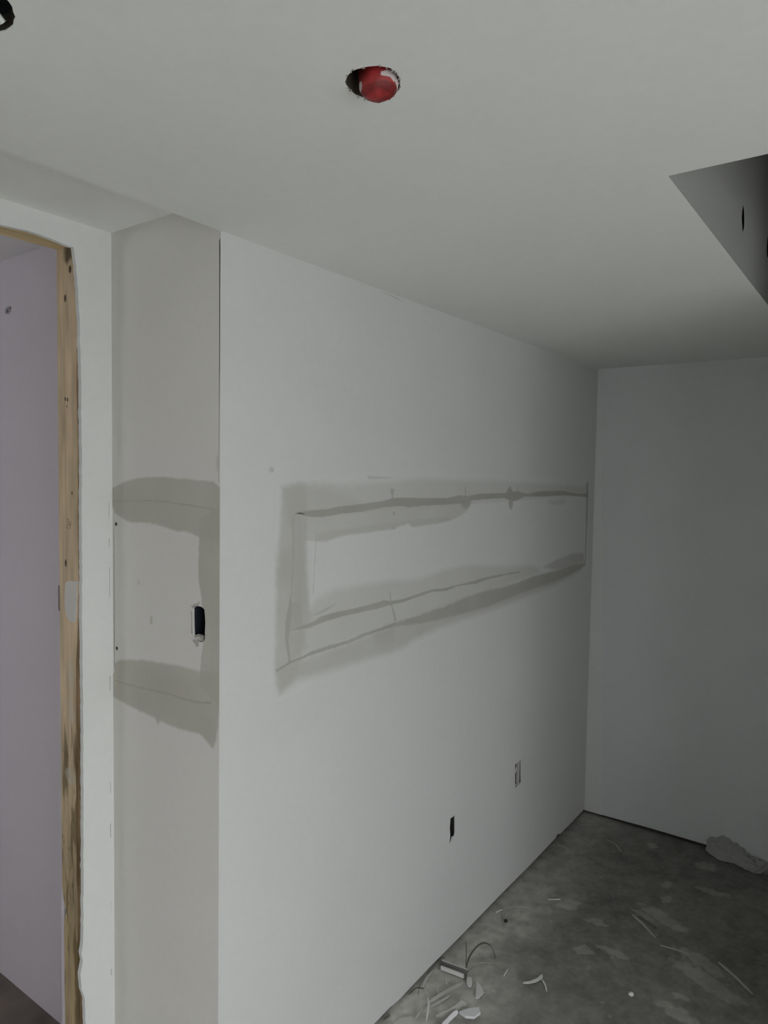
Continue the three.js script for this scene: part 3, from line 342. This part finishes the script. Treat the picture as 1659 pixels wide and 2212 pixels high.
// ---------------------------------------------------------------- red cup in the ceiling cut-out
{
  const cup = thing('sprinkler_cap', 'red plastic cap with white plaster splashes poking from the ceiling hole', 'cap', [-2.5635, 2.117, 0.6108]);
  const prof = [[0, -0.006], [0.010, -0.005], [0.017, -0.001], [0.0225, 0.004], [0.0252, 0.010], [0.0258, 0.018], [0.0260, 0.045], [0.0262, 0.062], [0.0240, 0.063], [0.0238, 0.03], [0.022, 0.010], [0, 0.0]];
  const g = new THREE.LatheGeometry(prof.map((p) => new THREE.Vector2(...p)), 64), p = g.attributes.position;
  const lean = new THREE.Vector3(-0.30, 0, -0.20);                               // dented towards one side of the rim
  for (let i = 0; i < p.count; i++) { const x = p.getX(i), y = p.getY(i), z = p.getZ(i); if (y < 0.03) { const k = clamp((x * -0.79 + z * -0.6) / 0.026), m = clamp((0.03 - y) / 0.036); p.setY(i, y - 0.007 * k * m + 0.0025 * m * noise(x * 90, z * 90, 2)); } }
  g.computeVertexNormals();
  const capMap = texture(512, 256, (u, v) => {
    const n = fbm(u * 14, v * 7, 3.1, 4), e = (cu, cv, ru, rv) => step(1.15, 0.95, Math.hypot((((u - cu + 1.5) % 1) - 0.5) / ru, (v - cv) / rv) + 0.45 * n);
    const side = ((u - 0.86 + 1.5) % 1) - 0.5, m = Math.max(step(0.0, 0.015, side + 0.012 * n) * step(0.30, 0.27, side) * step(0.010, 0.0, Math.abs(v - 0.40 - 0.12 * side) - 0.015 - 0.42 * side + 0.02 * n), e(0.63, 0.345, 0.05, 0.05), e(0.23, 0.25, 0.06, 0.045), e(0.42, 0.30, 0.05, 0.035));
    const red = mix3([0.42, 0.032, 0.033], [0.16, 0.008, 0.009], clamp(0.35 + 0.9 * fbm(u * 5, v * 4, 8, 3) + 0.6 * step(0.10, 0.03, Math.abs(v - 0.24 - 0.03 * noise(u * 9, 1, 1)))));
    return mix3(red, [0.66, 0.58, 0.58], m);
  });
  mesh('shell', g, new THREE.MeshStandardMaterial({ map: capMap, roughness: 0.55 }), cup);
  mesh('pipe', new THREE.CylinderGeometry(0.009, 0.009, 0.30, 16).translate(0, 0.19, 0), plain(0.25, 0.06, 0.04, 0.5), cup);
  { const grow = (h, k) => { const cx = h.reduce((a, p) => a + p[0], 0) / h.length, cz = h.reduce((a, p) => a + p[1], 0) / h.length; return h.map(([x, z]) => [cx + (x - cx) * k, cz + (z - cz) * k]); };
    for (const [h, d, k] of [[hole1, 0.045, 1], [hole2, 0.016, 0.35]]) mesh('hole_rim_shade', faceY(solid(grow(h, 1.12), [grow(h, 0.985)], d), H + 0.0012 + d), plain(0.085 * k, 0.07 * k, 0.05 * k, 0.95), scene.getObjectByName('ceiling')); }  // dark tube added inside each hole, its colour carrying the shadowed rim
  const fr = []; const r = rng(21);                                              // torn paper fibres at the rim of the hole
  for (let i = 0; i < 46; i++) { const j = Math.floor(r() * hole1.length), w = r(), x = hole1[j][0] * w + hole1[(j + 1) % hole1.length][0] * (1 - w), z = hole1[j][1] * w + hole1[(j + 1) % hole1.length][1] * (1 - w); const q = new THREE.ConeGeometry(0.0012, 0.005 + r() * 0.004, 5); q.rotateZ((r() - 0.5) * 2.2); q.rotateY(r() * 6); q.translate(x, H + 0.002, z); fr.push(q); }
  const c = scene.getObjectByName('ceiling'); const m = mesh('torn_paper', fr, plain(0.40, 0.38, 0.34, 0.95), c); m.userData.label = 'torn fuzzy rim of the ceiling hole';
  const nub = thing('wire_end', 'pale cable end with a green wire inside the dark ceiling hole at upper left', 'wire', [-2.9035, 2.133, 0.329]);
  mesh('cable', cableTube([[-0.04, 0.10, 0.0], [-0.022, 0.03, 0.0], [-0.008, 0.006, 0.001], [0, 0, 0]], 0.0042), M.cable, nub);
  mesh('green_wire', cableTube([[-0.055, 0.10, 0.0], [-0.030, 0.03, 0.002], [-0.012, 0.001, 0.004]], 0.002), M.green, nub);
}

// ---------------------------------------------------------------- scraps on the floor
const V = (a) => new THREE.Vector3(...a);
// a thin strip swept along points [x, y, z]; width lies along `across`; tapered at the ends
function strip(pts, w, t, across = [0, 1, 0], taper = 0.35, bow = 0) {
  const c = new THREE.CatmullRomCurve3(pts.map(V)), n = Math.max(10, pts.length * 6), pos = [], idx = [], A = V(across).normalize();
  for (let i = 0; i <= n; i++) {
    const u = i / n, p = c.getPoint(u), T = c.getTangent(u), B = A.clone().addScaledVector(T, -A.dot(T)).normalize(), N = new THREE.Vector3().crossVectors(T, B), e = Math.min(1, taper + (1 - taper) * Math.min(u, 1 - u) * 6), k = w * 0.38 * e * (1 + 0.25 * noise(u * 5 + pts[0][0] * 40, pts[0][2] * 40, 2));
    for (const [s, q] of [[-1, -1], [1, -1], [1, 1], [-1, 1]]) pos.push(p.x + B.x * s * k + N.x * (q * t / 2 + bow * 0), p.y + B.y * s * k + N.y * q * t / 2, p.z + B.z * s * k + N.z * q * t / 2);
  }
  for (let i = 0; i < n; i++) for (let s = 0; s < 4; s++) { const a = i * 4 + s, b = i * 4 + (s + 1) % 4; idx.push(a, a + 4, b, b, a + 4, b + 4); }
  idx.push(0, 1, 2, 0, 2, 3); const e = n * 4; idx.push(e, e + 2, e + 1, e, e + 3, e + 2);
  const g = new THREE.BufferGeometry(); g.setAttribute('position', new THREE.Float32BufferAttribute(pos, 3)); g.setIndex(idx);
  const f = g.toNonIndexed(); f.computeVertexNormals(); f.setAttribute('uv', new THREE.Float32BufferAttribute(new Float32Array(f.attributes.position.count * 2), 2)); return f;
}
const flat = (outline, y, t = 0.0018, curl = 0) => { const g = faceY(solid(outline, [], t), y + t); return g; };
const scraps = 'drywall scraps on the concrete floor';
const scrap = (geo, mat, label, category = 'scrap', name = 'drywall_scrap') => tag(mesh(name, geo, mat), label, category, scraps);
const f0 = 0.004;
scrap(strip([[-1.316, 0.010, 0.090], [-1.310, 0.045, 0.098], [-1.293, 0.072, 0.112], [-1.272, 0.082, 0.126], [-1.252, 0.070, 0.142], [-1.240, 0.040, 0.152], [-1.236, 0.022, 0.155]], 0.010, 0.0015, [0.6, 0, -0.75]), M.paperDark, 'dark arched strip of torn drywall paper standing up from the floor', 'scrap', 'paper_strip');
scrap(strip([[-1.318, f0, 0.098], [-1.290, f0, 0.098], [-1.258, f0, 0.118], [-1.240, f0, 0.148], [-1.243, f0, 0.178]], 0.006, 0.002, [0.5, 0, -0.5]), M.paperGrey, 'thin pale curved sliver on the floor beneath the dark arch', 'sliver', 'paper_sliver');
scrap(strip([[-1.322, 0.006, 0.092], [-1.320, 0.05, 0.091], [-1.312, 0.092, 0.084]], 0.006, 0.0015, [0.5, 0, -0.6], 0.2), M.paperDark, 'short dark upright sliver beside the arched paper strip', 'sliver', 'paper_sliver');
scrap(strip([[-1.320, f0, 0.095], [-1.338, f0 + 0.002, 0.108], [-1.357, f0, 0.121]], 0.010, 0.002, [0.5, 0, 0.5], 0.7), M.paperGrey, 'grey stub of paper leading from the arched strip to a white flake', 'sliver', 'paper_sliver');
scrap(flat([[-1.352, 0.113], [-1.346, 0.126], [-1.366, 0.140], [-1.384, 0.146], [-1.388, 0.136], [-1.378, 0.126]], f0, 0.003), M.paper, 'small white elongated flake below the arched paper strip', 'flake', 'plaster_flake');
scrap(flat([[-1.352, 0.150], [-1.366, 0.176], [-1.382, 0.190], [-1.412, 0.188], [-1.419, 0.180], [-1.402, 0.172]], f0, 0.003), M.paper, 'pale triangular flake lying right of the small white flake', 'flake', 'plaster_flake');
{ // folded channel
  const ch = thing('channel_scrap', 'folded light strip with an open dark trough lying by the wall', 'scrap', [-1.352, 0.004, 0.060], scraps); ch.rotation.y = 0.12;
  const u = shapeOf([[-0.013, 0], [0.013, 0], [0.013, 0.012], [0.0115, 0.012], [0.0115, 0.0015], [-0.0115, 0.0015], [-0.0115, 0.010], [-0.013, 0.010]]);
  const g = new THREE.ExtrudeGeometry(u, { depth: 0.095, bevelEnabled: false }); g.translate(0, 0, -0.0475); g.rotateY(0.0);
  mesh('trough', g, plain(0.20, 0.20, 0.185, 0.9), ch);
  mesh('lip', [box(-0.017, -0.0115, 0.0005, 0.0125, -0.036, 0.044)], M.paper, ch); mesh('lip', [box(0.0115, 0.0145, 0.010, 0.0135, -0.046, 0.047)], M.paper, ch);
}
scrap(strip([[-1.392, 0.005, 0.006], [-1.43, 0.006, 0.010], [-1.478, 0.005, 0.022]], 0.011, 0.002, [0.2, 0.3, 1], 0.5), M.paper, 'bright straight sliver lying tight against the foot of the wall', 'sliver', 'paper_sliver');
scrap(strip([[-1.325, 0.014, 0.012], [-1.345, 0.016, 0.006], [-1.385, 0.012, 0.003], [-1.42, 0.008, 0.004]], 0.006, 0.0015, [0, 1, 0.3]), M.paperDark, 'dark strip drawn for the edge shadow at the wall foot above the folded channel', 'scrap', 'paper_strip');  // dark strip put in for the edge shadow above the channel
scrap([strip([[-1.470, 0.006, 0.010], [-1.490, 0.012, 0.018], [-1.512, 0.006, 0.030]], 0.006, 0.0015, [0, 1, 0.2]), strip([[-1.478, 0.004, 0.030], [-1.495, 0.010, 0.014], [-1.53, 0.006, 0.006]], 0.005, 0.0015, [0, 1, 0.2])], M.paperDark, 'crossed dark twigs of torn paper against the wall foot', 'scrap', 'paper_strip');
scrap(strip([[-1.530, 0.008, 0.074], [-1.48, 0.012, 0.090], [-1.43, 0.011, 0.104], [-1.385, 0.006, 0.115]], 0.014, 0.0018, [0.2, 1, -0.5]), M.paperGrey, 'long grey strip on edge running from the floor scraps to the arch', 'scrap', 'paper_strip');
scrap(strip([[-1.528, f0, 0.088], [-1.49, f0, 0.100], [-1.455, f0, 0.110]], 0.010, 0.002, [0.3, 0, -1]), M.paper, 'pale sliver lying alongside the long grey strip', 'sliver', 'paper_sliver');
scrap(strip([[-1.520, 0.02, 0.070], [-1.545, 0.016, 0.088], [-1.588, 0.005, 0.108]], 0.007, 0.0018, [0.3, 0.6, -1]), M.paper, 'thin light sliver bent down at the end of the long strip', 'sliver', 'paper_sliver');
scrap(strip([[-1.530, 0.008, 0.076], [-1.56, 0.009, 0.076], [-1.60, 0.006, 0.076]], 0.012, 0.0018, [0.3, 1, -0.4]), M.paperGrey, 'grey strip continuing toward the lower frame edge near the wall', 'scrap', 'paper_strip');
scrap(strip([[-1.556, 0.006, 0.122], [-1.535, 0.012, 0.144], [-1.508, 0.018, 0.160], [-1.478, 0.020, 0.168], [-1.470, 0.010, 0.180]], 0.020, 0.002, [0.5, 0.9, -0.6]), M.paperGrey, 'wavy grey paper strip behind the bright white scrap', 'scrap', 'paper_strip');
scrap(strip([[-1.585, 0.006, 0.158], [-1.545, 0.014, 0.164], [-1.515, 0.020, 0.172]], 0.016, 0.002, [0.2, 0.5, -0.6], 0.7), M.white, 'bluish white tail of paper crossing the wavy strip', 'scrap', 'paper_strip');
scrap(flat([[-1.512, 0.176], [-1.484, 0.192], [-1.461, 0.214], [-1.476, 0.228], [-1.503, 0.222], [-1.516, 0.200]], 0.012, 0.008), M.white, 'bright white chunk of plaster near the lower edge of the frame', 'chunk', 'plaster_chunk');
scrap(flat([[-1.62, 0.040], [-1.598, 0.062], [-1.62, 0.084], [-1.70, 0.080], [-1.69, 0.030]], 0.001, 0.004), M.plaster, 'flat pale plaster patch stuck to the floor by the wall', 'flake', 'plaster_flake');
scrap(strip([[-1.635, 0.005, 0.006], [-1.65, 0.013, 0.012], [-1.662, 0.007, 0.004]], 0.010, 0.003, [0, 1, 0.4]), M.paperDark, 'tiny dark curl at the wall foot, nearest the camera', 'scrap', 'paper_strip');
scrap(strip([[-1.265, 0.004, 0.268], [-1.247, 0.007, 0.290], [-1.215, 0.007, 0.304], [-1.192, 0.005, 0.302]], 0.014, 0.002, [0.7, 0, -0.8], 0.2), M.paper, 'crescent-shaped pale flake alone on the open floor', 'flake', 'plaster_flake');
scrap(strip([[-1.212, f0, 0.310], [-1.232, f0, 0.330], [-1.256, f0, 0.345]], 0.006, 0.002, [0.7, 0, 0.7]), M.paper, 'short straight sliver beside the crescent flake', 'sliver', 'paper_sliver');
scrap(strip([[-1.047, f0, 0.092], [-0.99, f0, 0.060], [-0.938, f0, 0.055], [-0.899, f0, 0.078], [-0.884, f0, 0.116]], 0.005, 0.002, [0.5, 0, -0.7]), M.paperGrey, 'faint hooked sliver next to the dark pebble near the wall', 'sliver', 'paper_sliver');
scrap((() => { const g = new THREE.IcosahedronGeometry(0.007, 2); g.scale(1, 0.8, 1); g.translate(-1.01, 0.006, 0.082); return g; })(), M.ink, 'small dark round pebble on the floor near the wall', 'pebble', 'pebble');
scrap(strip([[-0.198, f0, 0.176], [-0.225, f0 + 0.003, 0.225], [-0.268, f0, 0.265]], 0.007, 0.002, [0.7, 0, 0.7]), M.paperGrey, 'curved pale sliver nearest the room corner', 'sliver', 'paper_sliver');
scrap(strip([[-0.775, f0, 0.752], [-0.82, f0 + 0.002, 0.810], [-0.87, f0, 0.870]], 0.010, 0.003, [0.7, 0, 0.5]), M.paperGrey, 'long straight pale strip at the lower right of the floor', 'scrap', 'paper_strip');
scrap(strip([[-0.685, f0, 0.437], [-0.725, f0, 0.492], [-0.774, f0, 0.548]], 0.012, 0.002, [0.7, 0, 0.5]), M.paperGrey, 'tapered strip beside the dark gash in the middle of the floor', 'scrap', 'paper_strip');
scrap(strip([[-0.804, f0, 0.569], [-0.795, f0, 0.620], [-0.792, f0, 0.663]], 0.006, 0.002, [1, 0, 0]), M.paperGrey, 'thin straight sliver below the floor gash', 'sliver', 'paper_sliver');
scrap(strip([[-0.373, f0, 0.012], [-0.38, f0, 0.040], [-0.386, f0, 0.069]], 0.005, 0.002, [1, 0, 0]), M.paperGrey, 'tiny sliver pointing away from the wall foot near the corner', 'sliver', 'paper_sliver');
scrap(strip([[-0.790, f0, 0.150], [-0.775, f0, 0.168], [-0.758, f0, 0.188]], 0.007, 0.002, [0.7, 0, -0.7]), M.paper, 'short pale sliver on the floor below the bracketed box', 'sliver', 'paper_sliver');
scrap((() => { const g = new THREE.IcosahedronGeometry(0.008, 2), p = g.attributes.position; for (let i = 0; i < p.count; i++) { const k = 1 + 0.3 * noise(p.getX(i) * 200, p.getY(i) * 200, p.getZ(i) * 200); p.setXYZ(i, p.getX(i) * k * 1.2, p.getY(i) * k * 0.6, p.getZ(i) * k); } g.computeVertexNormals(); g.translate(-1.106, 0.006, 0.562); return g; })(), M.paper, 'single pale crumb in the middle of the open floor', 'crumb', 'plaster_crumb');
for (const [a, b, w, l] of [
  [[-1.455, 0.062], [-1.475, 0.082], 0.006, 'tiny pale sliver between the wall foot and the long grey strip'],
  [[-1.405, 0.060], [-1.420, 0.078], 0.005, 'tiny pale sliver just below the folded channel'],
  [[-1.275, 0.205], [-1.235, 0.200], 0.004, 'hair-thin pale sliver right of the triangular flake'],
  [[-1.445, 0.145], [-1.462, 0.152], 0.007, 'stubby pale sliver above the bright white chunk'],
  [[-0.985, 0.028], [-0.955, 0.040], 0.005, 'thin pale sliver at the wall foot beyond the dark pebble'],
]) scrap(strip([[a[0], f0, a[1]], [(a[0] + b[0]) / 2, f0 + 0.003, (a[1] + b[1]) / 2 + 0.002], [b[0], f0, b[1]]], w, 0.002, [b[1] - a[1], 0, a[0] - b[0]]), M.paper, l, 'sliver', 'paper_sliver');
// torn sheet slumped at the foot of the far wall
{
  const nu = 30, nv = 11, pos = [], idx = [], uv = [];
  for (let i = 0; i <= nu; i++) for (let j = 0; j <= nv; j++) {
    const u = i / nu, v = j / nv, z = 0.555 + 0.33 * u, bulge = Math.pow(Math.sin(Math.PI * clamp(u * 1.02 + 0.02)), 0.7), reach = 0.012 + 0.095 * bulge * (0.75 + 0.35 * noise(u * 4, 1, 2)), top = 0.012 + 0.05 * Math.pow(clamp(1 - Math.abs(u - 0.22) * 3.2), 0.8) + 0.016 * (1 - u);
    const x = -0.002 - reach * v, y = 0.0045 + top * Math.pow(1 - v, 1.7) + 0.012 * (1 - v) * v * 4 * bulge * (0.8 + 2.0 * noise(u * 7, v * 4, 5)) + 0.012 * Math.abs(noise(u * 13, v * 6, 3)) * Math.min(1, 4 * (1 - v));
    pos.push(x, y, z); uv.push(u, v);
  }
  for (let i = 0; i < nu; i++) for (let j = 0; j < nv; j++) { const a = i * (nv + 1) + j, b = a + nv + 1; idx.push(a, a + 1, b, b, a + 1, b + 1); }
  const g = new THREE.BufferGeometry(); g.setAttribute('position', new THREE.Float32BufferAttribute(pos, 3)); g.setAttribute('uv', new THREE.Float32BufferAttribute(uv, 2)); g.setIndex(idx);
  { const p = g.attributes.position, rr = rng(77); for (let i = 0; i < p.count; i++) { const v = (i % (nv + 1)) / nv, e = v < 0.95 ? 1 : 0.15; p.setXYZ(i, p.getX(i) - 0.006 * rr() * (v > 0 ? 1 : 0), p.getY(i) + (rr() - 0.35) * 0.011 * e, p.getZ(i) + (rr() - 0.5) * 0.006); } }
  const m = plain(0.38, 0.385, 0.36, 0.95); m.side = THREE.DoubleSide;
  const crumpled = g.toNonIndexed(); crumpled.computeVertexNormals();
  tag(mesh('torn_sheet', crumpled, m), 'crumpled grey torn sheet slumped at the foot of the far wall', 'torn sheet');
}
renderer.render(scene, camera);
